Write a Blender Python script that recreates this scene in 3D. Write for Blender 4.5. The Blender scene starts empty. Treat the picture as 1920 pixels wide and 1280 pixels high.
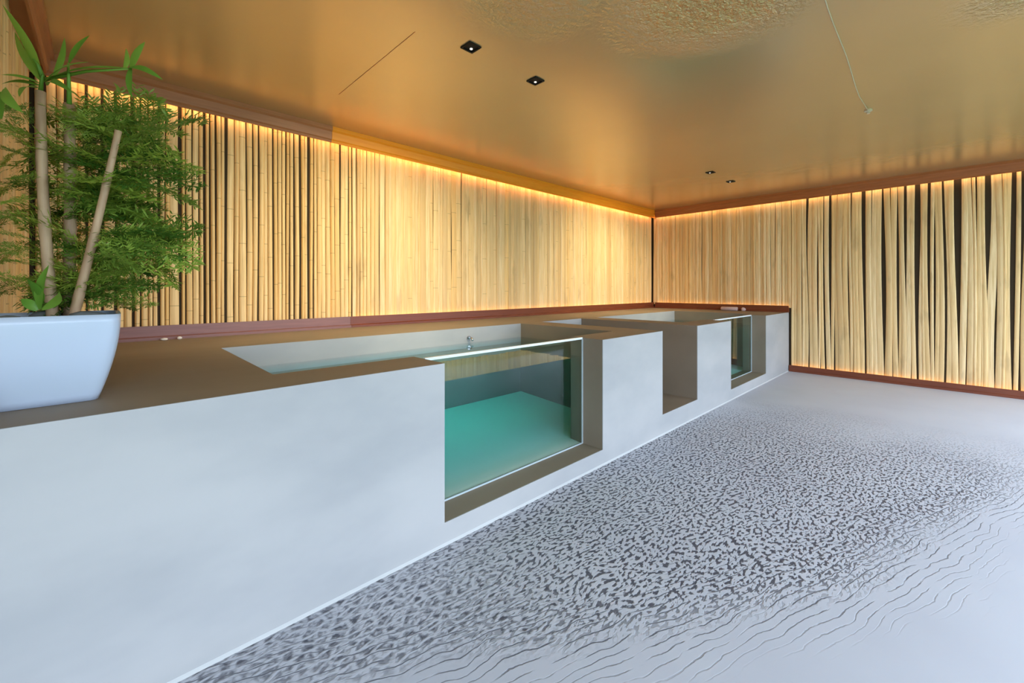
import bpy, bmesh, math, random
from mathutils import Vector, Matrix, Euler

random.seed(11)
scene = bpy.context.scene
C = scene.collection

# ------------------------------------------------------------------ camera
FPX, PX0, PY0, EYE = 795.0, 960.0, 540.0, 1.4
TH = math.atan2(825.0, FPX)
FX, FY = math.cos(TH), math.sin(TH)
RX, RY = math.sin(TH), -math.cos(TH)
cd = bpy.data.cameras.new('camera')
cam = bpy.data.objects.new('camera', cd); C.objects.link(cam)
cam.location = (0, 0, EYE)
cam.rotation_euler = (math.pi/2, 0, TH - math.pi/2)
cd.sensor_width = 36.0; cd.sensor_fit = 'HORIZONTAL'
cd.lens = FPX/1920.0*36.0
cd.shift_y = -100.0/1920.0
cd.clip_start = 0.02
scene.camera = cam

# ------------------------------------------------------------------ world + exposure
scene.view_settings.view_transform = 'Standard'
scene.view_settings.look = 'None'
scene.view_settings.gamma = 1.0
scene.view_settings.use_curve_mapping = False
scene.view_settings.exposure = 1.05
W = bpy.data.worlds.new('sky'); scene.world = W; W.use_nodes = True
wn = W.node_tree.nodes; wl = W.node_tree.links
bg = wn['Background']
bg.inputs['Color'].default_value = (0.66, 0.81, 1.0, 1)
bg.inputs['Strength'].default_value = 4.0

# room numbers (metres)
XW, YW, ZC = 8.37, 4.41, 3.016       # far wall, bamboo wall, ceiling
XE = -0.36                           # wing wall beside the planter
YB, T = 1.92, 0.99                   # front and top of the pool platform
YR, XR = -2.0, -3.0                  # window wall and back wall behind the camera

# daylight portals in the window openings behind the camera
WIN = [(-2.4, 0.0), (0.3, 2.7), (3.0, 5.4), (5.7, 8.1)]
WZ0, WZ1 = 0.06, 2.92
for (a, b) in WIN:
    ld = bpy.data.lights.new('daylight_portal', 'AREA'); ld.shape = 'RECTANGLE'
    ld.size = b-a; ld.size_y = WZ1-WZ0; ld.cycles.is_portal = True
    lo = bpy.data.objects.new('daylight_portal', ld); C.objects.link(lo)
    lo.location = ((a+b)/2, YR-0.06, (WZ0+WZ1)/2); lo.rotation_euler = (math.pi/2, 0, 0)

# ------------------------------------------------------------------ helpers
def ray(u, v):
    a = (u-PX0)/FPX; b = (PY0-v)/FPX
    return Vector((FX+a*RX, FY+a*RY, b))
def at(u, v, t): return Vector((0, 0, EYE)) + ray(u, v)*t
def onz(u, v, z):
    r = ray(u, v); return Vector((0, 0, EYE)) + r*((z-EYE)/r.z)

def link(name, me, m=None, root=None, kind=None):
    o = bpy.data.objects.new(name, me); C.objects.link(o)
    if m is not None and not me.materials: me.materials.append(m)
    if root is not None:
        o.parent = root
    if kind: o['kind'] = kind
    return o
def mesh_from(verts, faces, off=(0, 0, 0), smooth=False):
    me = bpy.data.meshes.new('m')
    ox, oy, oz = off
    me.from_pydata([(v[0]-ox, v[1]-oy, v[2]-oz) for v in verts], [], faces)
    if smooth:
        for p in me.polygons: p.use_smooth = True
    me.update(); return me
def finish(bm, off=(0, 0, 0), smooth=False):
    bmesh.ops.translate(bm, verts=bm.verts, vec=Vector(off)*-1)
    bmesh.ops.recalc_face_normals(bm, faces=bm.faces)
    me = bpy.data.meshes.new('m'); bm.to_mesh(me); bm.free()
    if smooth:
        for p in me.polygons: p.use_smooth = True
    return me
def bbox(bm, x0, x1, y0, y1, z0, z1):
    vs = [bm.verts.new((x, y, z)) for x in (x0, x1) for y in (y0, y1) for z in (z0, z1)]
    for f in ((0,1,3,2), (4,6,7,5), (0,4,5,1), (2,3,7,6), (0,2,6,4), (1,5,7,3)):
        bm.faces.new([vs[i] for i in f])
def boxes(lst, off=(0, 0, 0), bevel=0):
    bm = bmesh.new()
    for b in lst: bbox(bm, *b)
    if bevel:
        bmesh.ops.bevel(bm, geom=bm.edges[:], offset=bevel, segments=2, affect='EDGES', profile=0.5)
    return finish(bm, off)
def prism(poly, axis, a0, a1, off=(0, 0, 0)):
    """polygon in the plane across `axis`, swept from a0 to a1"""
    def P(p, a):
        return {'x': (a, p[0], p[1]), 'y': (p[0], a, p[1]), 'z': (p[0], p[1], a)}[axis]
    bm = bmesh.new()
    A = [bm.verts.new(P(p, a0)) for p in poly]; B = [bm.verts.new(P(p, a1)) for p in poly]
    bm.faces.new(A); bm.faces.new(B[::-1])
    n = len(poly)
    for i in range(n): bm.faces.new((A[i], A[(i+1) % n], B[(i+1) % n], B[i]))
    return finish(bm, off)
def tube_data(pts, rads, seg=8, cap=True):
    pts = [Vector(p) for p in pts]; V = []; Fc = []
    up = Vector((0.31, 0.17, 0.93)); n = len(pts)
    for i, p in enumerate(pts):
        d = (pts[min(i+1, n-1)] - pts[max(i-1, 0)]).normalized()
        s = d.cross(up)
        if s.length < 1e-3: s = d.cross(Vector((1, 0, 0)))
        s.normalize(); q = d.cross(s)
        r = rads[i] if hasattr(rads, '__len__') else rads
        for k in range(seg):
            a = 2*math.pi*k/seg
            V.append(p + s*(r*math.cos(a)) + q*(r*math.sin(a)))
    for i in range(n-1):
        for k in range(seg):
            k2 = (k+1) % seg
            Fc.append((i*seg+k, i*seg+k2, (i+1)*seg+k2, (i+1)*seg+k))
    if cap:
        Fc.append(tuple(range(seg))[::-1]); Fc.append(tuple((n-1)*seg+k for k in range(seg)))
    return V, Fc
def tag(o, label, cat, group=None):
    o['label'] = label; o['category'] = cat
    if group: o['group'] = group
    return o
def empty(name, loc):
    o = bpy.data.objects.new(name, None); o.empty_display_size = 0.1
    C.objects.link(o); o.location = loc; return o

# ------------------------------------------------------------------ materials
class NT:
    def __init__(s, name):
        s.m = bpy.data.materials.new(name); s.m.use_nodes = True
        s.t = s.m.node_tree; s.N = s.t.nodes; s.L = s.t.links
        s.b = s.N['Principled BSDF']; s.out = s.N['Material Output']
    def n(s, typ, **kw):
        x = s.N.new(typ)
        for k, v in kw.items(): setattr(x, k, v)
        return x
    def put(s, sock, v):
        if hasattr(v, 'is_output'): s.L.new(v, sock)
        else: sock.default_value = v
    def math(s, op, a, b=0.0, clamp=False):
        x = s.n('ShaderNodeMath', operation=op, use_clamp=clamp)
        s.put(x.inputs[0], a); s.put(x.inputs[1], b); return x.outputs[0]
    def smooth(s, v, lo, hi, o0=0.0, o1=1.0):
        x = s.n('ShaderNodeMapRange', interpolation_type='SMOOTHSTEP')
        s.put(x.inputs[0], v); s.put(x.inputs[1], lo); s.put(x.inputs[2], hi)
        s.put(x.inputs[3], o0); s.put(x.inputs[4], o1); return x.outputs[0]
    def coords(s, out='Object', loc=(0,0,0), rot=(0,0,0), scale=(1,1,1)):
        tc = s.n('ShaderNodeTexCoord'); mp = s.n('ShaderNodeMapping')
        s.L.new(tc.outputs[out], mp.inputs[0])
        mp.inputs[1].default_value = loc; mp.inputs[2].default_value = rot; mp.inputs[3].default_value = scale
        return mp.outputs[0]
    def world(s, loc=(0,0,0), rot=(0,0,0), scale=(1,1,1)):
        g = s.n('ShaderNodeNewGeometry'); mp = s.n('ShaderNodeMapping')
        s.L.new(g.outputs['Position'], mp.inputs[0])
        mp.inputs[1].default_value = loc; mp.inputs[2].default_value = rot; mp.inputs[3].default_value = scale
        return mp.outputs[0]
    def noise(s, vec, scale, detail=3, rough=0.5):
        x = s.n('ShaderNodeTexNoise'); s.L.new(vec, x.inputs['Vector'])
        x.inputs['Scale'].default_value = scale; x.inputs['Detail'].default_value = detail
        x.inputs['Roughness'].default_value = rough; return x
    def mix(s, f, a, b):
        x = s.n('ShaderNodeMix', data_type='RGBA')
        s.put(x.inputs[0], f)
        s.put(x.inputs[6], a if hasattr(a, 'is_output') else (*a, 1)); s.put(x.inputs[7], b if hasattr(b, 'is_output') else (*b, 1))
        return x.outputs[2]
    def color(s, v): s.put(s.b.inputs['Base Color'], v if hasattr(v, 'is_output') else (*v, 1))
    def bump(s, h, strength=0.3, dist=0.01):
        x = s.n('ShaderNodeBump'); s.put(x.inputs['Strength'], strength); x.inputs['Distance'].default_value = dist
        s.L.new(h, x.inputs['Height']); s.L.new(x.outputs[0], s.b.inputs['Normal'])
    def p(s, **kw):
        for k, v in kw.items(): s.put(s.b.inputs[k.replace('_', ' ')], v)

def plain(name, col, rough=0.6, spec=0.5, metal=0.0, var=0.06, scale=6.0):
    k = NT(name); k.p(Roughness=rough, Metallic=metal); k.b.inputs['Specular IOR Level'].default_value = spec
    n = k.noise(k.world(), scale, 4)
    d = tuple(c*(1-var*2) for c in col)
    k.color(k.mix(n.outputs[0], d, tuple(min(1, c*(1+var)) for c in col)))
    return k.m

M = {}
def plaster(name, a, b):
    k = NT(name); k.p(Roughness=0.6); k.b.inputs['Specular IOR Level'].default_value = 0.3
    n = k.noise(k.world(scale=(0.6, 1, 1.3)), 1.6, 4, 0.55)
    k.color(k.mix(k.smooth(n.outputs[0], 0.3, 0.7), a, b))
    k.bump(k.noise(k.world(), 45, 3).outputs[0], 0.05, 0.004)
    return k.m
M['white'] = plaster('white_plaster', (0.34, 0.335, 0.335), (0.42, 0.405, 0.395))
M['bead'] = plaster('bead_paint', (0.52, 0.52, 0.52), (0.56, 0.56, 0.56))
M['basin'] = plaster('basin_lining', (0.80, 0.80, 0.78), (0.84, 0.84, 0.82))
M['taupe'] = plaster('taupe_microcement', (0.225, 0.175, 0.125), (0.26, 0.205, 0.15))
M['wall'] = plaster('room_plaster', (0.62, 0.60, 0.57), (0.66, 0.64, 0.61))
M['backing'] = plain('dark_backing', (0.05, 0.034, 0.02), 0.9, 0.1)

# floor: pale sealed screed with a patch of pitted, cracked relief
k = NT('pitted_floor'); k.p(Roughness=0.5); k.b.inputs['Specular IOR Level'].default_value = 0.35
sep = k.n('ShaderNodeSeparateXYZ'); k.L.new(k.world(), sep.inputs[0]); X, Y = sep.outputs[0], sep.outputs[1]
big = k.noise(k.world(), 1.3, 3).outputs[0]
l1 = k.math('SUBTRACT', 1.72, k.math('MULTIPLY', X, 0.60))
l2 = k.math('SUBTRACT', 1.05, k.math('MULTIPLY', X, 0.32))
g = k.math('SUBTRACT', Y, k.math('MAXIMUM', l1, l2))
g = k.math('ADD', g, k.math('MULTIPLY', k.math('SUBTRACT', big, 0.5), 0.55))
xf = k.math('ADD', X, k.math('MULTIPLY', k.math('SUBTRACT', big, 0.5), 1.6))
far = k.smooth(xf, 4.1, 6.2, 1.0, 0.0)
pit_mask = k.math('MULTIPLY', k.smooth(g, 0.0, 0.30), far)
line_mask = k.math('MULTIPLY', k.math('MULTIPLY', k.smooth(g, -0.25, 0.12), k.smooth(g, 0.3, 0.6, 1.0, 0.0)), far)
warp = k.noise(k.world(), 3.0, 2)
def warped(rot, scale, amt):
    vm = k.n('ShaderNodeVectorMath', operation='MULTIPLY_ADD')
    k.L.new(warp.outputs[1], vm.inputs[0]); vm.inputs[1].default_value = (amt, amt, 0); k.L.new(k.world(), vm.inputs[2])
    mp = k.n('ShaderNodeMapping'); k.L.new(vm.outputs[0], mp.inputs[0])
    mp.inputs[2].default_value = (0, 0, rot); mp.inputs[3].default_value = scale
    return mp.outputs[0]
fine = k.noise(warped(math.radians(18), (0.5, 1.0, 1), 0.10), 62, 1.5, 0.45).outputs[0]
dash = k.smooth(fine, 0.49, 0.60)
v1 = k.n('ShaderNodeTexVoronoi', feature='DISTANCE_TO_EDGE', voronoi_dimensions='2D'); k.L.new(warped(math.radians(18), (0.6, 1.0, 1), 0.10), v1.inputs['Vector'])
v1.inputs['Scale'].default_value = 27
net = k.math('MULTIPLY', k.smooth(v1.outputs['Distance'], 0.06, 0.26), k.smooth(k.noise(k.world(), 30, 2).outputs[0], 0.3, 0.6))
near = k.smooth(X, 0.7, 1.9)
pit = k.math('ADD', k.math('MULTIPLY', dash, k.math('ADD', 0.25, k.math('MULTIPLY', near, 0.75))), k.math('MULTIPLY', k.math('MULTIPLY', net, 0.75), k.math('SUBTRACT', 1.0, near)), True)
pit = k.math('MULTIPLY', pit, pit_mask)
wv = k.n('ShaderNodeTexWave', wave_type='BANDS', bands_direction='Y'); k.L.new(warped(math.radians(18), (1.0, 1.0, 1), 0.12), wv.inputs['Vector'])
wv.inputs['Scale'].default_value = 8.6; wv.inputs['Distortion'].default_value = 1.4; wv.inputs['Detail'].default_value = 2.0; wv.inputs['Detail Scale'].default_value = 2.2
brk = k.noise(k.world(rot=(0, 0, math.radians(18)), scale=(4, 16, 1)), 1.0, 3).outputs[0]
crack = k.math('MULTIPLY', k.math('MULTIPLY', k.smooth(wv.outputs['Fac'], 0.93, 0.992), k.smooth(brk, 0.36, 0.5)), line_mask)
dark = k.math('MAXIMUM', k.math('MULTIPLY', pit, 0.95), k.math('MULTIPLY', crack, 0.85), True)
base = k.mix(k.smooth(big, 0.3, 0.7), (0.49, 0.495, 0.55), (0.53, 0.535, 0.585))
k.color(k.mix(dark, base, (0.06, 0.06, 0.08)))
k.bump(k.math('SUBTRACT', 1.0, dark), 0.4, 0.010)
M['floor'] = k.m

# ceiling: satin bronze stretch panel, hammered in places
k = NT('satin_bronze_ceiling'); k.p(Roughness=0.27, Metallic=0.6)
def blob(c, r):
    vm = k.n('ShaderNodeVectorMath', operation='DISTANCE'); k.L.new(k.world(), vm.inputs[0]); vm.inputs[1].default_value = c
    return k.smooth(vm.outputs['Value'], r*0.15, r, 1.0, 0.0)
hm = k.math('MAXIMUM', blob((2.45, 0.95, ZC), 0.75), k.math('MULTIPLY', blob((1.75, 1.6, ZC), 0.55), 0.5))
hm = k.math('MAXIMUM', hm, k.math('MULTIPLY', blob((3.6, -0.35, ZC), 0.5), 0.4))
hn = k.noise(k.world(), 34, 3, 0.6).outputs[0]
k.color(k.mix(k.noise(k.world(), 1.1, 3).outputs[0], (0.68, 0.50, 0.27), (0.76, 0.57, 0.32)))
k.bump(hn, k.math('ADD', k.math('MULTIPLY', hm, 1.0), 0.008), 0.09)
M['ceiling'] = k.m

def bamboo(name, cols, nodes=True):
    k = NT(name); k.p(Roughness=0.5); k.b.inputs['Specular IOR Level'].default_value = 0.3
    oi = k.n('ShaderNodeObjectInfo')
    r = k.n('ShaderNodeValToRGB'); k.L.new(oi.outputs['Random'], r.inputs[0])
    els = r.color_ramp.elements
    while len(els) < len(cols): els.new(0.5)
    for i, c in enumerate(cols):
        els[i].position = i/(len(cols)-1); els[i].color = (*c, 1)
    g = k.noise(k.world(scale=(90, 90, 2.2)), 1.0, 4, 0.6).outputs[0]
    c = k.mix(k.smooth(g, 0.25, 0.8), r.outputs[0], (0.66, 0.42, 0.17))
    st = k.noise(k.world(scale=(1, 1, 0.25)), 9.0, 3).outputs[0]
    c = k.mix(k.math('MULTIPLY', k.smooth(st, 0.58, 0.75), 0.35), c, (0.30, 0.19, 0.085))
    if nodes:                                            # dark growth rings of the canes
        sp = k.n('ShaderNodeSeparateXYZ'); k.L.new(k.world(), sp.inputs[0])
        fz = k.math('FRACT', k.math('ADD', k.math('MULTIPLY', sp.outputs[2], 2.1), k.math('MULTIPLY', oi.outputs['Random'], 37.0)))
        rg = k.math('LESS_THAN', k.math('ABSOLUTE', k.math('SUBTRACT', fz, 0.5)), 0.007)
        c = k.mix(k.math('MULTIPLY', rg, 0.4), c, (0.16, 0.09, 0.035))
    k.color(c); k.bump(g, 0.25, 0.003)
    return k.m
M['pole'] = bamboo('bamboo_pole', [(0.95, 0.60, 0.22), (0.86, 0.53, 0.20), (0.97, 0.70, 0.36), (0.88, 0.60, 0.28), (0.95, 0.65, 0.30)])
M['strip'] = bamboo('bamboo_strip', [(0.95, 0.68, 0.35), (0.66, 0.43, 0.19), (0.97, 0.74, 0.43), (0.88, 0.62, 0.31), (0.92, 0.61, 0.27)], False)

def wood(name, a, b, rough=0.4):
    k = NT(name); k.p(Roughness=rough)
    g = k.noise(k.world(scale=(3, 3, 40)), 1.0, 4, 0.6).outputs[0]
    k.color(k.mix(k.smooth(g, 0.3, 0.7), a, b)); k.bump(g, 0.1, 0.003); return k.m
M['wood_red'] = wood('red_brown_timber', (0.40, 0.155, 0.065), (0.47, 0.19, 0.08))
M['wood_orange'] = wood('honey_timber', (0.95, 0.31, 0.012), (1.0, 0.36, 0.018))
M['wood_plum'] = wood('plum_timber', (0.20, 0.085, 0.075), (0.24, 0.105, 0.09))
M['wood_maroon'] = wood('maroon_timber', (0.15, 0.034, 0.012), (0.19, 0.045, 0.016))
M['wood_rust'] = wood('rust_timber', (0.38, 0.115, 0.03), (0.45, 0.14, 0.04))

def emit(name, col, s):
    k = NT(name); k.p(Roughness=0.5); k.color((0.8, 0.7, 0.5))
    k.b.inputs['Emission Color'].default_value = (*col, 1); k.b.inputs['Emission Strength'].default_value = s
    return k.m
M['led'] = emit('warm_led', (1.0, 0.54, 0.16), 4.0)
M['led_top'] = emit('warm_led_bright', (1.0, 0.74, 0.36), 10.0)

def clear(name, tint, ior, rough=0.0, vol=None, density=1.0, ripple=False):
    k = NT(name); k.N.remove(k.b)
    tr = k.n('ShaderNodeBsdfTransparent'); tr.inputs[0].default_value = (*tint, 1)
    gl = k.n('ShaderNodeBsdfGlossy'); gl.inputs['Roughness'].default_value = rough
    fr = k.n('ShaderNodeFresnel'); fr.inputs[0].default_value = ior
    ge = k.n('ShaderNodeNewGeometry'); fac = k.math('MULTIPLY', fr.outputs[0], k.math('SUBTRACT', 1.0, ge.outputs['Backfacing']))
    mx = k.n('ShaderNodeMixShader'); k.L.new(fac, mx.inputs[0]); k.L.new(tr.outputs[0], mx.inputs[1]); k.L.new(gl.outputs[0], mx.inputs[2])
    if ripple:
        nz = k.noise(k.world(), 5.0, 2).outputs[0]
        bp = k.n('ShaderNodeBump'); bp.inputs['Strength'].default_value = 0.05; bp.inputs['Distance'].default_value = 0.02
        k.L.new(nz, bp.inputs['Height']); k.L.new(bp.outputs[0], gl.inputs['Normal'])
    k.L.new(mx.outputs[0], k.out.inputs['Surface'])
    if vol:
        va = k.n('ShaderNodeVolumeAbsorption'); va.inputs['Color'].default_value = (*vol, 1); va.inputs['Density'].default_value = density
        k.L.new(va.outputs[0], k.out.inputs['Volume'])
    return k.m
M['glass'] = clear('pool_glass', (0.90, 0.97, 0.95), 1.5)
M['water'] = clear('pool_water', (1, 1, 1), 1.33, vol=(0.04, 0.84, 0.90), density=1.5, ripple=True)
M['glass_edge'] = plain('glass_edge_highlight', (0.80, 0.86, 0.88), 0.15, 0.6, var=0.02)  # pale colour paints the bright reflection along the polished glass top
M['seal'] = plain('silicone_seal', (0.45, 0.52, 0.54), 0.4)
M['pot'] = plain('glazed_white_pot', (0.47, 0.53, 0.64), 0.28, 0.5, var=0.03, scale=2.0)
M['soil'] = plain('dark_soil', (0.035, 0.03, 0.026), 0.95, 0.1, var=0.3, scale=40)
M['stone'] = plain('grey_stone', (0.17, 0.175, 0.17), 0.8, 0.3, var=0.25, scale=30)
M['black'] = plain('black_metal', (0.008, 0.008, 0.009), 0.5, 0.15, var=0.0)
M['lens'] = emit('lens_glint', (1.0, 0.95, 0.88), 0.55)  # weak glow stands for the small glint inside each dark downlight
M['chrome'] = plain('brushed_steel', (0.55, 0.55, 0.55), 0.25, 0.5, 1.0)
M['shell'] = plain('chalk_white', (0.78, 0.72, 0.66), 0.6)
M['cord'] = plain('cream_cord', (0.66, 0.56, 0.40), 0.7)
M['lawn'] = plain('lawn', (0.12, 0.2, 0.06), 0.9, 0.1, var=0.3, scale=3)
M['frame'] = plain('window_frame_paint', (0.16, 0.15, 0.14), 0.5)
k = NT('cane'); k.p(Roughness=0.6)
n = k.noise(k.world(scale=(30, 30, 4)), 1.0, 4).outputs[0]
k.color(k.mix(k.smooth(n, 0.3, 0.7), (0.36, 0.215, 0.12), (0.54, 0.36, 0.21))); k.bump(n, 0.2, 0.003)
M['cane'] = k.m
def leafmat(name, a, b):
    k = NT(name); k.p(Roughness=0.45)
    oi = k.n('ShaderNodeObjectInfo'); k.color(k.mix(oi.outputs['Random'], a, b))
    tl = k.n('ShaderNodeBsdfTranslucent'); k.L.new(k.b.inputs['Base Color'].links[0].from_socket, tl.inputs[0])
    mx = k.n('ShaderNodeMixShader'); mx.inputs[0].default_value = 0.35
    k.L.new(k.b.outputs[0], mx.inputs[1]); k.L.new(tl.outputs[0], mx.inputs[2]); k.L.new(mx.outputs[0], k.out.inputs['Surface'])
    return k.m
M['frond'] = leafmat('feathery_green', (0.06, 0.16, 0.016), (0.42, 0.56, 0.08))
M['leaf'] = leafmat('broad_green', (0.12, 0.30, 0.03), (0.26, 0.46, 0.06))

# ------------------------------------------------------------------ room shell
fl = link('floor', boxes([(XR, XW+0.15, YR-0.1, YW+0.15, -0.12, 0)]), M['floor'], kind='structure')
ce = link('ceiling', boxes([(XR, XW+0.15, YR-0.1, YW+0.15, ZC, ZC+0.12)]), M['ceiling'], kind='structure')
wall_l = link('wall_left', boxes([(XE-0.12, XW+0.15, YW+0.02, YW+0.15, 0, ZC)]), M['backing'], kind='structure')
wall_r = link('wall_right', boxes([(XW+0.02, XW+0.15, YR-0.1, YW+0.02, 0, ZC)]), M['backing'], kind='structure')
wall_n = link('wall_near', boxes([(XE-0.12, XE-0.02, YB, YW+0.02, 0, ZC)]), M['backing'], kind='structure')
link('wall_return', boxes([(XR, XE-0.12, YB, YB+0.12, 0, ZC)]), M['wall'], kind='structure')
link('wall_back', boxes([(XR-0.12, XR, YR-0.1, YB+0.12, 0, ZC)]), M['wall'], kind='structure')
wb = [(XR, XW+0.02, YR-0.1, YR, WZ1, ZC), (XR, XW+0.02, YR-0.1, YR, 0, WZ0)]
edges = [XR] + [e for w in WIN for e in w] + [XW+0.02]
for i in range(0, len(edges), 2): wb.append((edges[i], edges[i+1], YR-0.1, YR, WZ0, WZ1))
link('wall_rear', boxes(wb), M['wall'], kind='structure')
for i, (a, b) in enumerate(WIN):
    s = 0.05; fr = []
    for x in (a, (a+b)/2-s/2, b-s): fr.append((x, x+s, YR-0.08, YR-0.02, WZ0, WZ1))
    for z in (WZ0, 2.05, WZ1-s): fr.append((a, b, YR-0.075, YR-0.025, z, z+s))
    link('window_%d' % (i+1), boxes(fr), M['frame'], kind='structure')
link('ground', boxes([(-20, 30, -40, YR-0.1, -0.3, -0.06)]), M['lawn'], kind='structure')

# ---- timber trims: profile (depth from wall, height) swept along the wall
CROWN = [(0, 0.048), (0.088, 0.048), (0.088, 0), (0.10, 0), (0.10, 0.02), (0.112, 0.03), (0.118, 0.10), (0.136, 0.115), (0.136, 0.15), (0, 0.15)]
BASE = [(0, 0), (0.085, 0), (0.085, 0.022), (0.062, 0.03), (0.062, 0.112), (0.048, 0.112), (0.048, 0.085), (0, 0.085)]
BASEF = [(0, 0), (0.07, 0), (0.07, 0.03), (0.06, 0.035), (0.06, 0.105), (0.046, 0.105), (0.046, 0.08), (0, 0.08)]
ZK = ZC-0.15
def trim(name, prof, wall, a0, a1, z0, m):
    if wall == 'l': poly = [(YW+0.019-d, z0+z) for d, z in prof]; me = prism(poly, 'x', a0, a1)
    elif wall == 'r': poly = [(XW+0.019-d, z0+z) for d, z in prof]; me = prism(poly, 'y', a0, a1)
    else: poly = [(XE-0.019+d, z0+z) for d, z in prof]; me = prism(poly, 'y', a0, a1)
    return link(name, me, m, kind='structure')
trim('trim_1', CROWN, 'l', XE-0.01, 1.65, ZK, M['wood_red'])
trim('trim_2', CROWN, 'l', 1.652, XW, ZK, M['wood_orange'])
trim('trim_3', CROWN, 'r', 1.32, YW-0.115, ZK, M['wood_rust'])
trim('trim_4', CROWN, 'r', YR, 1.318, ZK, M['wood_rust'])
trim('trim_5', CROWN, 'n', YB, YW-0.115, ZK, M['wood_red'])
link('trim_6', boxes([(1.4135, 1.4165, 2.35, 3.55, ZC-0.002, ZC)]), M['wood_rust'], kind='structure')
trim('baseboard_left', BASE, 'l', XE, 1.86, T, M['wood_plum'])
trim('baseboard_left', BASE, 'l', 1.862, XW, T, M['wood_maroon'])
trim('baseboard_far', BASE, 'r', YB-0.005, YW-0.09, T, M['wood_maroon'])
trim('baseboard_right', BASEF, 'r', YR, YB-0.01, 0.0, M['wood_maroon'])
trim('baseboard_near', BASE, 'n', YB, YW-0.09, T, M['wood_plum'])

# ---- warm led strips lying in the groove of the base trims and under the right crown, plus an added wash under the left crown
def led(wall, a0, a1, z, d=0.024, m='led'):
    h = 0.006; w = 0.010
    if wall == 'l': b = (a0, a1, YW+0.019-d-w, YW+0.019-d, z, z+h)
    elif wall == 'r': b = (XW+0.019-d-w, XW+0.019-d, a0, a1, z, z+h)
    else: b = (XE-0.019+d, XE-0.019+d+w, a0, a1, z, z+h)
    cx = ((b[0]+b[1])/2, (b[2]+b[3])/2, b[4])
    o = link('led_strip', boxes([b], cx), M[m]); o.location = cx
    return o
D = 0.036
tag(led('l', 1.9, XW-0.1, T+0.085, D), 'warm glowing led strip in the timber ledge below the long left bamboo wall', 'light strip', 'led strips')
tag(led('r', YB, YW-0.12, T+0.085, D), 'warm glowing led strip behind the pool deck at the far bamboo wall', 'light strip', 'led strips')
tag(led('r', YR+0.1, YB-0.06, 0.08, D-0.002), 'warm glowing led strip along the floor under the right bamboo wall', 'light strip', 'led strips')
tag(led('l', XE+0.1, XW-0.12, ZK+0.040, 0.062, 'led_top'), 'added warm wash strip under the crown timber of the long left bamboo wall', 'light strip', 'led strips')
tag(led('r', YR+0.1, YW-0.12, ZK+0.040, 0.062, 'led_top'), 'warm led strip under the crown timber of the right bamboo wall', 'light strip', 'led strips')

# ---- bamboo: unit meshes (width 1 in x, bulging to -y, height 1 in z)
def pole_mesh(kind, seed):
    rnd = random.Random(seed); V = []; Fc = []
    rows = 9 if kind == 'round' else 10
    prof = {'round': [(-0.5, 0.0), (-0.43, -0.5), (-0.2, -0.92), (0.08, -1.0), (0.34, -0.72), (0.5, 0.0)],
            'board': [(-0.5, 0.0), (-0.46, -0.75), (-0.2, -0.95), (0.15, -1.0), (0.46, -0.8), (0.5, 0.0)],
            'flat': [(-0.5, 0.0), (-0.47, -0.62), (-0.2, -0.88), (0.15, -1.0), (0.45, -0.7), (0.5, 0.0)]}[kind]
    ph = rnd.uniform(0, 6.28); fq = rnd.uniform(2.0, 5.0); nd = [rnd.uniform(0.1, 0.9) for _ in range(2)]
    for i in range(rows+1):
        z = i/rows
        w = 1.0 + 0.05*math.sin(z*fq*1.7+ph)
        x0 = {'round': 0.07, 'flat': 0.30, 'board': 0.06}[kind]*(math.sin(z*fq+ph)-math.sin(ph))
        for (x, y) in prof: V.append((x*w+x0, y*w, z))
    n = len(prof)
    for i in range(rows):
        for j in range(n-1): Fc.append((i*n+j, i*n+j+1, (i+1)*n+j+1, (i+1)*n+j))
    return mesh_from(V, Fc, smooth=True)
ROUND = [pole_mesh('round', s) for s in range(10)]
FLAT = [pole_mesh('flat', 50+s) for s in range(14)]
BOARD = [pole_mesh('board', 90+s) for s in range(10)]
for me in BOARD: me.materials.append(M['strip'])
for me in ROUND: me.materials.append(M['pole'])
for me in FLAT: me.materials.append(M['strip'])
def stand(parent, name, meshes, wall, pos, w, depth, z0, z1, tilt=0.0, back=0.0):
    o = bpy.data.objects.new(name, random.choice(meshes)); C.objects.link(o); o.parent = parent
    if wall == 'l': o.location = (pos, YW+0.018-back, z0); rz = 0
    elif wall == 'r': o.location = (XW+0.018-back, pos, z0); rz = -math.pi/2
    else: o.location = (XE-0.018+back, pos, z0); rz = math.pi/2
    o.rotation_euler = (0, tilt, rz) if wall == 'l' else Euler((0, tilt, rz))
    o.scale = (w, depth, z1-z0)
    return o
# long left wall: thin golden poles with dark gaps by the plant, tighter and wider further on
x = XE+0.02
while x < XW-0.04:
    if x < 1.5:
        w = random.uniform(0.022, 0.042); gap = random.choice([0.003, 0.005, 0.012, 0.018])
        if random.random() < 0.12: w *= 1.5
    elif x < 2.2: w = random.uniform(0.026, 0.055); gap = random.choice([0.0, 0.002, 0.004, 0.012])
    else: w = random.uniform(0.03, 0.085); gap = random.choice([-0.008, -0.006, -0.006, -0.004, 0.0, 0.003])
    dp = random.uniform(0.010, 0.026) if x < 2.0 else random.uniform(0.014, 0.024)
    stand(wall_l, 'bamboo_pole', ROUND if (x < 1.9 or random.random() < 0.25) else BOARD, 'l', x+w/2, w, dp, T+0.075, ZK+0.06, random.uniform(-1, 1)*0.002)
    x += w+gap
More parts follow.
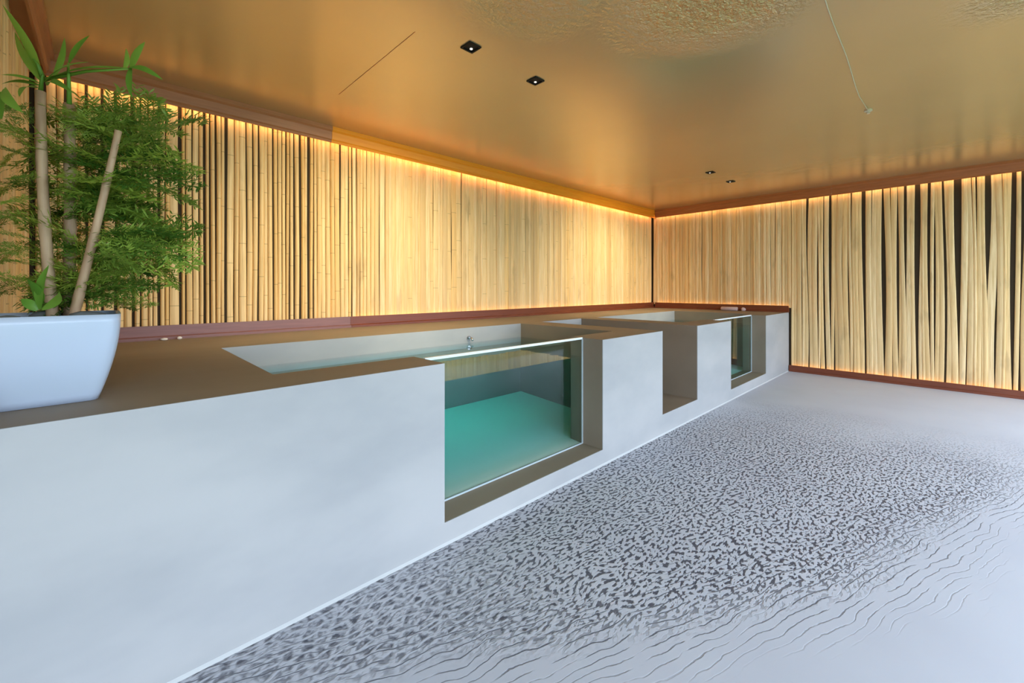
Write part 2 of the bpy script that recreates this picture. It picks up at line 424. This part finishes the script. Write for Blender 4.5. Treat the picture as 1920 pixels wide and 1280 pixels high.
# right wall: flatter, wavering strips, opening into dark gaps towards the right
y = YW-0.02
while y > -1.9:
    right = y < 1.75
    if right:
        w = random.uniform(0.028, 0.075); gap = random.choice([-0.012, -0.010, -0.008, -0.006, -0.004, 0.0, 0.008, 0.022])
    else:
        w = random.uniform(0.03, 0.08); gap = random.choice([-0.008, -0.006, -0.004, 0.0, 0.003])
    z0 = T+0.075 if y-w/2 > YB-0.02 else 0.07
    dp = random.uniform(0.008, 0.024)
    stand(wall_r, 'bamboo_strip', FLAT if right else BOARD, 'r', y-w/2, w, dp, z0, ZK+0.06, random.uniform(-1, 1)*(0.006 if right else 0.002), 0.0)
    y -= w+gap
# wing wall beside the planter
y = YW-0.03
while y > YB+0.02:
    w = random.uniform(0.03, 0.06); gap = random.choice([0.0, 0.004, 0.012])
    stand(wall_n, 'bamboo_pole', ROUND, 'n', y-w/2, w, random.uniform(0.010, 0.024), T+0.075, ZK+0.06, random.uniform(-1, 1)*0.002)
    y -= w+gap

# ------------------------------------------------------------------ pool platform
P0 = (4.0, 2.9, 0.0)
pf = empty('pool_platform', P0)
tag(pf, 'long raised plunge pool platform with white front, taupe deck and glass windows', 'pool platform')
N1, SL, N2 = (1.34, 2.85), (3.85, 4.65), (5.66, 7.10)
C1, C2 = (0.58, 3.49), (5.00, 7.42)          # pool basins
YI, YK = 2.24, 3.48                          # inner front, inner back
FT = 0.006
GY = (2.120, 2.135); WL = 0.835
outline = [(XE, 0), (XW, 0), (XW, T), (N2[1], T), (N2[1], 0.13), (N2[0], 0.13), (N2[0], T), (SL[1], T), (SL[1], 0.19), (SL[0], 0.19),
           (SL[0], T), (N1[1], T), (N1[1], 0.12), (N1[0], 0.12), (N1[0], T), (XE, T)]
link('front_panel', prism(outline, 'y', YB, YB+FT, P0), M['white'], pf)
Y0, Y1 = YB+FT, YW+0.018
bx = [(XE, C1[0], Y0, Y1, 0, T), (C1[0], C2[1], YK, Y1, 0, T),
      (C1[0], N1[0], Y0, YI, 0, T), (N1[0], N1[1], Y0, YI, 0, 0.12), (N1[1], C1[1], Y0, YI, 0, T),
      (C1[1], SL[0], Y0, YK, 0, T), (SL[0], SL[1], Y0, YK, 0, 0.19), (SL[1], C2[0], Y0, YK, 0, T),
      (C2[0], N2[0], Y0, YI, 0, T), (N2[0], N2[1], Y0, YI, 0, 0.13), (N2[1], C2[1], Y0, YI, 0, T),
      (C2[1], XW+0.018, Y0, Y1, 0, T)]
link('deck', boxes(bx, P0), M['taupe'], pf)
for c in (C1, C2):
    link('basin_floor', prism([(GY[1]+0.004, 0.121), (YK-FT-0.001, 0.205), (YK-FT-0.001, 0.01), (YI+0.001, 0.01), (YI+0.001, 0.121)], 'x', c[0]+0.001, c[1]-0.001, P0), M['basin'], pf)
    link('basin_upstand', boxes([(c[0], c[1], YK-FT, YK, 0.78, T-0.001)], P0), M['white'], pf)
link('slot_back_panel', boxes([(SL[0], SL[1], YK-FT, YK, 0.19, T-0.001)], P0), M['white'], pf)
link('base_bead', prism([(YB, 0), (YB-0.012, 0), (YB, 0.010)], 'x', XE, XW, P0), M['bead'], pf)
for (a, b), zb in ((N1, 0.12), (N2, 0.13)):
    gp = link('glass_panel', boxes([(a+0.002, b-0.002, GY[0], GY[1], zb+0.002, T-0.012)], P0), M['glass'], pf)
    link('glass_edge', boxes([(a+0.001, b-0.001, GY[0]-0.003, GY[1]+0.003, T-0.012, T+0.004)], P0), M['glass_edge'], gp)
    link('seal', boxes([(a, b, GY[0]-0.008, GY[0], zb, zb+0.010), (b-0.012, b, GY[0]-0.008, GY[0], zb+0.010, T-0.012)], P0), M['seal'], gp)
def water(c, nch, zb, label):
    e = 0.002; yf = GY[1]+0.001; yb = YK-FT-e
    poly = [(c[0]+e, YI+e), (nch[0]+e, YI+e), (nch[0]+e, yf), (nch[1]-e, yf), (nch[1]-e, YI+e), (c[1]-e, YI+e), (c[1]-e, yb), (c[0]+e, yb)]
    o0 = ((c[0]+c[1])/2, (yf+yb)/2, zb)
    me = prism(poly, 'z', zb, WL, o0)
    for v in me.vertices:                                # the underside follows the sloping basin floor
        if v.co.z < 0.01: v.co.z = 0.126 + 0.0625*(v.co.y+o0[1]-GY[1]) - zb + (0.008 if v.co.y+o0[1] < YI else 0)
    o = link('pool_water', me, M['water']); o.location = o0
    tag(o, label, 'water', 'pool water')
water(C1, N1, 0.132, 'teal water filling the near plunge pool behind the wide glass window')
water(C2, N2, 0.134, 'teal water filling the far plunge pool behind the narrow-looking glass window')
# inlet spout on the near pool's back wall
sp = empty('inlet_nozzle', (2.72, YK-FT, 0.885))
tag(sp, 'small steel water inlet on the back wall of the near pool', 'nozzle')
V, Fc = tube_data([(0, 0, 0), (0, -0.012, 0)], 0.022, 16); link('flange', mesh_from(V, Fc), M['chrome'], sp)
V, Fc = tube_data([(0, -0.012, 0), (0, -0.045, 0.004), (0, -0.065, -0.008), (0, -0.07, -0.025)], 0.010, 12); link('spout', mesh_from(V, Fc, smooth=True), M['chrome'], sp)

# ------------------------------------------------------------------ ceiling fittings
def downlight(u, v, label):
    p = onz(u, v, ZC); r = empty('downlight', (p.x, p.y, ZC)); tag(r, label, 'light', 'recessed ceiling lights')
    s = 0.05
    bm = bmesh.new()
    for (a, b, c, d) in ((-s, s, -s, -s+0.012), (-s, s, s-0.012, s), (-s, -s+0.012, -s+0.012, s-0.012), (s-0.012, s, -s+0.012, s-0.012)):
        bbox(bm, a, b, c, d, -0.008, 0)
    link('frame', finish(bm), M['black'], r)
    bm = bmesh.new(); bbox(bm, -s+0.012, s-0.012, -s+0.012, s-0.012, -0.002, 0); link('recess', finish(bm), M['black'], r)
    V, Fc = tube_data([(0.012, 0.012, -0.001), (0.012, 0.012, -0.006)], 0.010, 16); link('lens', mesh_from(V, Fc), M['lens'], r)
def wash(u, v):                                          # warm spot added below an unlit downlight to brighten the bamboo
    p = onz(u, v, ZC); ld = bpy.data.lights.new('added_wash_spot', 'SPOT'); ld.energy = 68; ld.color = (1.0, 0.84, 0.53)
    ld.spot_size = math.radians(96); ld.spot_blend = 1.0; ld.shadow_soft_size = 0.03
    o = bpy.data.objects.new('added_wash_spot', ld); C.objects.link(o); o.location = (p.x, p.y, ZC-0.035)
    o.rotation_euler = Vector((0.0, 0.74, -0.67)).to_track_quat('-Z', 'Y').to_euler()
for uv in ((883, 88), (1004, 151), (1332, 323), (1370, 340)): wash(*uv)
downlight(883, 88, 'largest square black ceiling downlight, nearest above the wide pool window')
downlight(1004, 151, 'second square black ceiling downlight, right of the largest one')
downlight(1332, 323, 'small far dark ceiling downlight, left one of the pair by the far corner')
downlight(1370, 340, 'small far dark ceiling downlight, right one of the pair by the far corner')
a, b = onz(1540, -25, ZC), onz(1612, 180, ZC); c2 = onz(1628, 206, ZC)
rc = empty('ceiling_cord', (c2.x, c2.y, ZC)); tag(rc, 'thin cream cord running across the ceiling to a small round hook', 'cord')
pts = [a.lerp(b, i/8) + Vector((0, 0.004*math.sin(i*1.1), -0.005)) for i in range(9)] + [c2+Vector((0, 0, -0.006))]
V, Fc = tube_data([p-Vector((c2.x, c2.y, ZC)) for p in pts], 0.0035, 6); link('cord', mesh_from(V, Fc, smooth=True), M['cord'], rc)
V, Fc = tube_data([(0, 0, 0), (0, 0, -0.012), (0, 0, -0.02), (0, 0, -0.034)], [0.03, 0.03, 0.014, 0.012], 14); link('hook_plate', mesh_from(V, Fc), M['cord'], rc)

# ------------------------------------------------------------------ small things on the deck
def blob_thing(name, loc, size, seed, m, label, cat, group=None):
    rnd = random.Random(seed); bm = bmesh.new(); bmesh.ops.create_icosphere(bm, subdivisions=2, radius=1)
    for v in bm.verts:
        f = 1+0.14*math.sin(v.co.x*3+seed)+0.10*math.sin(v.co.y*4+seed*2)
        v.co = Vector((v.co.x*size[0]*f, v.co.y*size[1]*f, max(v.co.z, -0.75)*size[2]*f))
    zmin = min(v.co.z for v in bm.verts)
    for v in bm.verts: v.co.z -= zmin
    o = link(name, finish(bm, smooth=True), m); o.location = loc; tag(o, label, cat, group); return o
p = onz(302, 633, T); blob_thing('pebble', (p.x, min(p.y, 4.30), T), (0.026, 0.016, 0.009), 1, M['shell'], 'small oval chalk-white pebble on the deck, nearer the planter', 'pebble', 'white pebbles')
p = onz(331, 632, T); blob_thing('pebble', (p.x, min(p.y, 4.30), T), (0.020, 0.014, 0.012), 2, M['shell'], 'small knobbly chalk-white pebble on the deck, right of the oval one', 'pebble', 'white pebbles')
rt = empty('rolled_towel', (8.24, 2.82, T)); tag(rt, 'small pale pink rolled towel lying at the far end of the deck', 'towel')
rt.location.x = 8.225
V, Fc = tube_data([(0, -0.14, 0.035), (0, -0.13, 0.035), (0, 0.13, 0.035), (0, 0.14, 0.035)], [0.028, 0.035, 0.035, 0.028], 14)
M['pink'] = plain('pale_pink_cotton', (0.62, 0.44, 0.40), 0.9)
link('roll', mesh_from(V, Fc, smooth=True), M['pink'], rt)
blob_thing('pebble', (8.22, 2.58, T), (0.03, 0.035, 0.035), 3, M['pink'], 'small pale pink lump beside the rolled towel at the far wall', 'pebble')

# ------------------------------------------------------------------ planter and plant
PC = Vector((-0.145, 2.309, T+0.001))
pl = empty('potted_plant', PC)
tag(pl, 'tall feathery green plant with tan canes in a flared white square planter', 'plant')
def ring(half, z, n=72, e=11.0):
    o = []
    for i in range(n):
        a = 2*math.pi*i/n; c, s = math.cos(a), math.sin(a)
        r = half/((abs(c)**e+abs(s)**e)**(1/e)); o.append((r*c, r*s, z))
    return o
HP = 0.314
prof = []
for i in range(13):
    q = i/12; prof.append((0.132+(0.193-0.132)*math.sin(q*math.pi/2)**0.92, HP*q))
prof += [(0.193, HP), (0.184, HP), (0.172, HP-0.06)]
V = []; Fc = []; n = 72
for (hf, z) in prof: V += ring(hf, z)
for i in range(len(prof)-1):
    for k_ in range(n):
        k2 = (k_+1) % n; Fc.append((i*n+k_, i*n+k2, (i+1)*n+k2, (i+1)*n+k_))
Fc.append(tuple(range(n))[::-1])
link('planter', mesh_from(V, Fc, smooth=True), M['pot'], pl)
V = ring(0.176, HP-0.035); V.append((0, 0, HP-0.02)); link('soil', mesh_from(V, [(i, (i+1) % n, n) for i in range(n)]), M['soil'], pl)
ZS = T+HP-0.03
for i, (dx, dy, s) in enumerate([(0.105, -0.06, 0.048), (0.12, 0.05, 0.034), (-0.10, -0.09, 0.045), (0.03, -0.12, 0.022), (-0.02, 0.10, 0.045)]):
    blob_thing('stone', (PC.x+dx, PC.y+dy, ZS-0.004), (s, s*0.75, s*0.48), 10+i, M['stone'],
               ['dark grey stone on the soil at the right rim of the planter', 'flat grey stone on the planter soil behind the right one', 'grey stone on the planter soil at the left front',
                'smallest grey stone on the planter soil near the canes', 'grey stone at the back of the planter soil'][i], 'stone', 'stones in the planter')
def cane(p0, p1, r0, r1, bend=0.0):
    m = 14; pts = []; rr = []
    for i in range(m+1):
        q = i/m; p = p0.lerp(p1, q); p = p + Vector((bend*math.sin(q*3.1), 0, 0)); pts.append(p-PC)
        rr.append((r0+(r1-r0)*q)*(1.10 if i % 4 == 2 else 1.0))
    V, Fc = tube_data(pts, rr, 10); return link('cane', mesh_from(V, Fc, smooth=True), M['cane'], pl)
def base(u, t): q = ray(u, 588); p = Vector((0, 0, EYE))+q*t; p.z = ZS-0.01; return p
bA, bB, bC = base(100, 1.60), base(128, 1.70), base(134, 1.58)
tA, tB, tC = at(76, 172, 1.62), at(130, 195, 1.74), at(222, 245, 1.62)
cane(bA, tA, 0.0175, 0.0145, -0.008); cane(bB, tB, 0.019, 0.017, 0.004); cane(bC, tC, 0.0155, 0.010, 0.003)

def blade(p0, p1, w, droop, side=None, seg=8):
    """a folded, arching broad leaf from p0 to p1"""
    V = []; Fc = []; d = (p1-p0); L = d.length
    s = d.cross(Vector((0, 0, 1))) if side is None else side
    if s.length < 1e-3: s = Vector((RX, RY, 0))
    s.normalize(); up = s.cross(d).normalized()
    if up.z < 0: up = -up
    for i in range(seg+1):
        q = i/seg; c = p0.lerp(p1, q) + up*(droop*L*math.sin(q*math.pi))
        hw = w*(math.sin(math.pi*min(1, q*0.96+0.04))**0.7)*(1-0.35*q)
        V += [c - s*hw + up*hw*0.25 - PC, c-PC, c + s*hw + up*hw*0.25 - PC]
    for i in range(seg):
        for j in range(2): Fc.append((i*3+j, i*3+j+1, (i+1)*3+j+1, (i+1)*3+j))
    return link('leaf', mesh_from(V, Fc, smooth=True), M['leaf'], pl)
VS = Vector((RX, RY, 0))                                # roughly across the view
UP = Vector((0, 0, 1))
def pxleaf(u0, v0, u1, v1, t0, t1, w, droop, vert=False):
    blade(at(u0, v0, t0), at(u1, v1, t1), w*0.85, droop, (at(u1, v1, t1)-at(u0, v0, t0)).cross(Vector((FX, FY, 0.0 if vert else -0.8))))
for L in [(76, 150, 4, 8, 1.62, 1.60, 0.024, 0.06, True), (78, 152, 28, 60, 1.62, 1.66, 0.020, 0.05, True), (100, 142, 121, 70, 1.62, 1.60, 0.020, 0.04, True),
          (130, 118, 168, 66, 1.64, 1.68, 0.018, 0.05, True), (86, 152, 168, 116, 1.62, 1.56, 0.018, 0.06, False), (88, 150, 244, 128, 1.62, 1.60, 0.016, 0.06, False),
          (244, 128, 272, 78, 1.60, 1.58, 0.022, -0.08, True), (240, 128, 306, 150, 1.60, 1.58, 0.020, 0.12, False), (246, 126, 247, 184, 1.60, 1.56, 0.018, 0.05, True),
          (74, 156, 2, 140, 1.62, 1.55, 0.018, 0.08, False), (74, 160, 2, 158, 1.62, 1.60, 0.016, 0.10, False), (8, 166, 44, 212, 1.45, 1.42, 0.026, 0.10, True),
          (4, 172, 4, 224, 1.45, 1.43, 0.036, 0.05, True), (70, 165, 36, 182, 1.62, 1.50, 0.018, 0.10, False), (90, 160, 140, 176, 1.62, 1.52, 0.018, 0.12, False),
          (96, 150, 150, 140, 1.64, 1.74, 0.018, 0.10, False), (232, 130, 236, 90, 1.60, 1.58, 0.016, 0.08, True), (80, 140, 60, 95, 1.64, 1.70, 0.018, 0.05, True),
          (72, 575, 50, 522, 1.50, 1.46, 0.030, 0.10, True), (76, 580, 92, 496, 1.50, 1.52, 0.024, 0.08, True), (78, 580, 110, 545, 1.50, 1.46, 0.022, 0.15, True), (70, 582, 40, 560, 1.50, 1.46, 0.022, 0.15, False)]:
    pxleaf(*L)
# the leafy twigs that carry the topmost leaves
for (u0, v0, u1, v1) in ((76, 172, 80, 140), (80, 150, 244, 129), (130, 195, 128, 118), (80, 145, 62, 110)):
    V, Fc = tube_data([at(u0, v0, 1.62)-PC, at((u0+u1)/2, (v0+v1)/2-6, 1.61)-PC, at(u1, v1, 1.60)-PC], [0.008, 0.006, 0.003], 6)
    link('twig', mesh_from(V, Fc, smooth=True), M['leaf'], pl)

# feathery fronds: a stem along +x with side sprays of fine needles
def frond_mesh(seed):
    rnd = random.Random(seed); V = []; Fc = []
    def quad(p, q, w, nrm):
        d = (q-p); s = d.cross(nrm)
        if s.length < 1e-6: return
        s.normalize(); b = len(V)
        V.extend([p-s*w*0.4, p+s*w*0.4, p+d*0.55+s*w, q, p+d*0.55-s*w]); Fc.append((b, b+1, b+2, b+3, b+4))
    def stem(t): return Vector((t, 0.05*math.sin(t*4+seed), 0.16*t-0.34*t*t))
    for i in range(14): quad(stem(i/14), stem((i+1)/14+0.02), 0.006, Vector((0, 0, 1)))
    for i in range(2, 15):
        t = i/15
        for sd in (-1, 1):
            L = 0.34*math.sin(math.pi*(t*0.8+0.16))*rnd.uniform(0.75, 1.15); a = rnd.uniform(0.75, 1.15)
            d = Vector((math.cos(a), sd*math.sin(a), rnd.uniform(-0.25, 0.2))); p0 = stem(t)
            quad(p0, p0+d*L, 0.003, Vector((0, 0, 1)))
            m = 7
            for j in range(1, m+1):
                q = p0 + d*(L*j/m)
                for s2 in (-1, 1):
                    b_ = a*sd + s2*rnd.uniform(0.5, 1.0)
                    e = Vector((math.cos(b_), math.sin(b_), rnd.uniform(-0.5, 0.5))).normalized()
                    quad(q, q+e*(rnd.uniform(0.06, 0.12)), 0.0095, Vector((rnd.uniform(-.6, .6), rnd.uniform(-.6, .6), 1)))
    return mesh_from(V, Fc)
FR = [frond_mesh(s) for s in range(7)]
for me in FR: me.materials.append(M['frond'])
def frond(p, d, L, roll):
    o = bpy.data.objects.new('frond', random.choice(FR)); C.objects.link(o); o.parent = pl
    q = d.to_track_quat('X', 'Z') @ Euler((roll, 0, 0)).to_quaternion()
    o.rotation_mode = 'QUATERNION'; o.rotation_quaternion = q; o.location = p-PC; o.scale = (L, L, L)
    return o
rf = random.Random(5)
made = 0
while made < 88:
    ca, cb = rf.choice([(bA, tA), (bB, tB), (bB, tB), (bC, tC), (bC, tC)])
    q = rf.uniform(0.06, 0.97); p = ca.lerp(cb, q)
    an = rf.uniform(-math.pi, math.pi)
    d = Vector((math.cos(an), math.sin(an), rf.uniform(-0.15, 0.55))).normalized()
    L = rf.uniform(0.20, 0.40)*(0.75 if q < 0.2 else 1.0)
    tip = p+d*L
    if tip.x < XE+0.14 or p.x < XE+0.05: continue
    if tip.x > 0.27 or tip.y < 2.0: continue
    if d.x*FX+d.y*FY < -0.12: continue
    frond(p, d, L, rf.uniform(-0.7, 0.7)); made += 1
# a few fronds aimed where the photograph shows clear sprays
for (u0, v0, u1, v1, t0, t1, L) in [(150, 215, 250, 205, 1.7, 1.75, 0.26), (190, 300, 335, 300, 1.65, 1.75, 0.32), (190, 340, 330, 355, 1.65, 1.7, 0.32), (170, 420, 320, 470, 1.62, 1.7, 0.36),
                                 (180, 380, 300, 420, 1.65, 1.85, 0.34), (160, 450, 290, 500, 1.62, 1.7, 0.32), (60, 300, 6, 270, 1.55, 1.45, 0.10), (60, 380, 6, 370, 1.55, 1.45, 0.10),
                                 (60, 450, 4, 430, 1.55, 1.45, 0.10), (70, 500, 10, 480, 1.55, 1.45, 0.10), (170, 250, 290, 235, 1.68, 1.8, 0.3), (150, 520, 220, 540, 1.6, 1.7, 0.18), (140, 540, 215, 500, 1.6, 1.7, 0.2), (150, 500, 225, 470, 1.6, 1.7, 0.22), (60, 540, 15, 520, 1.55, 1.5, 0.13), (62, 260, 8, 240, 1.56, 1.5, 0.10), (62, 420, 6, 400, 1.6, 1.55, 0.10), (62, 480, 6, 460, 1.6, 1.55, 0.10), (62, 240, 30, 205, 1.6, 1.6, 0.14), (70, 270, 20, 290, 1.75, 1.72, 0.15), (70, 330, 20, 345, 1.75, 1.72, 0.15), (70, 390, 20, 405, 1.75, 1.72, 0.15), (70, 450, 20, 470, 1.75, 1.72, 0.15), (70, 520, 25, 535, 1.75, 1.72, 0.13), (90, 480, 120, 540, 1.8, 1.85, 0.16), (150, 560, 200, 520, 1.75, 1.85, 0.2), (110, 260, 180, 230, 1.7, 1.75, 0.22), (110, 330, 170, 300, 1.7, 1.75, 0.22), (110, 420, 190, 400, 1.7, 1.75, 0.22), (200, 440, 310, 500, 1.7, 1.8, 0.3), (190, 470, 260, 540, 1.7, 1.8, 0.2), (60, 340, 10, 310, 1.55, 1.4, 0.10)]:
    p = at(u0, v0, t0); frond(p, (at(u1, v1, t1)-p).normalized(), L, rf.uniform(-0.9, 0.9))
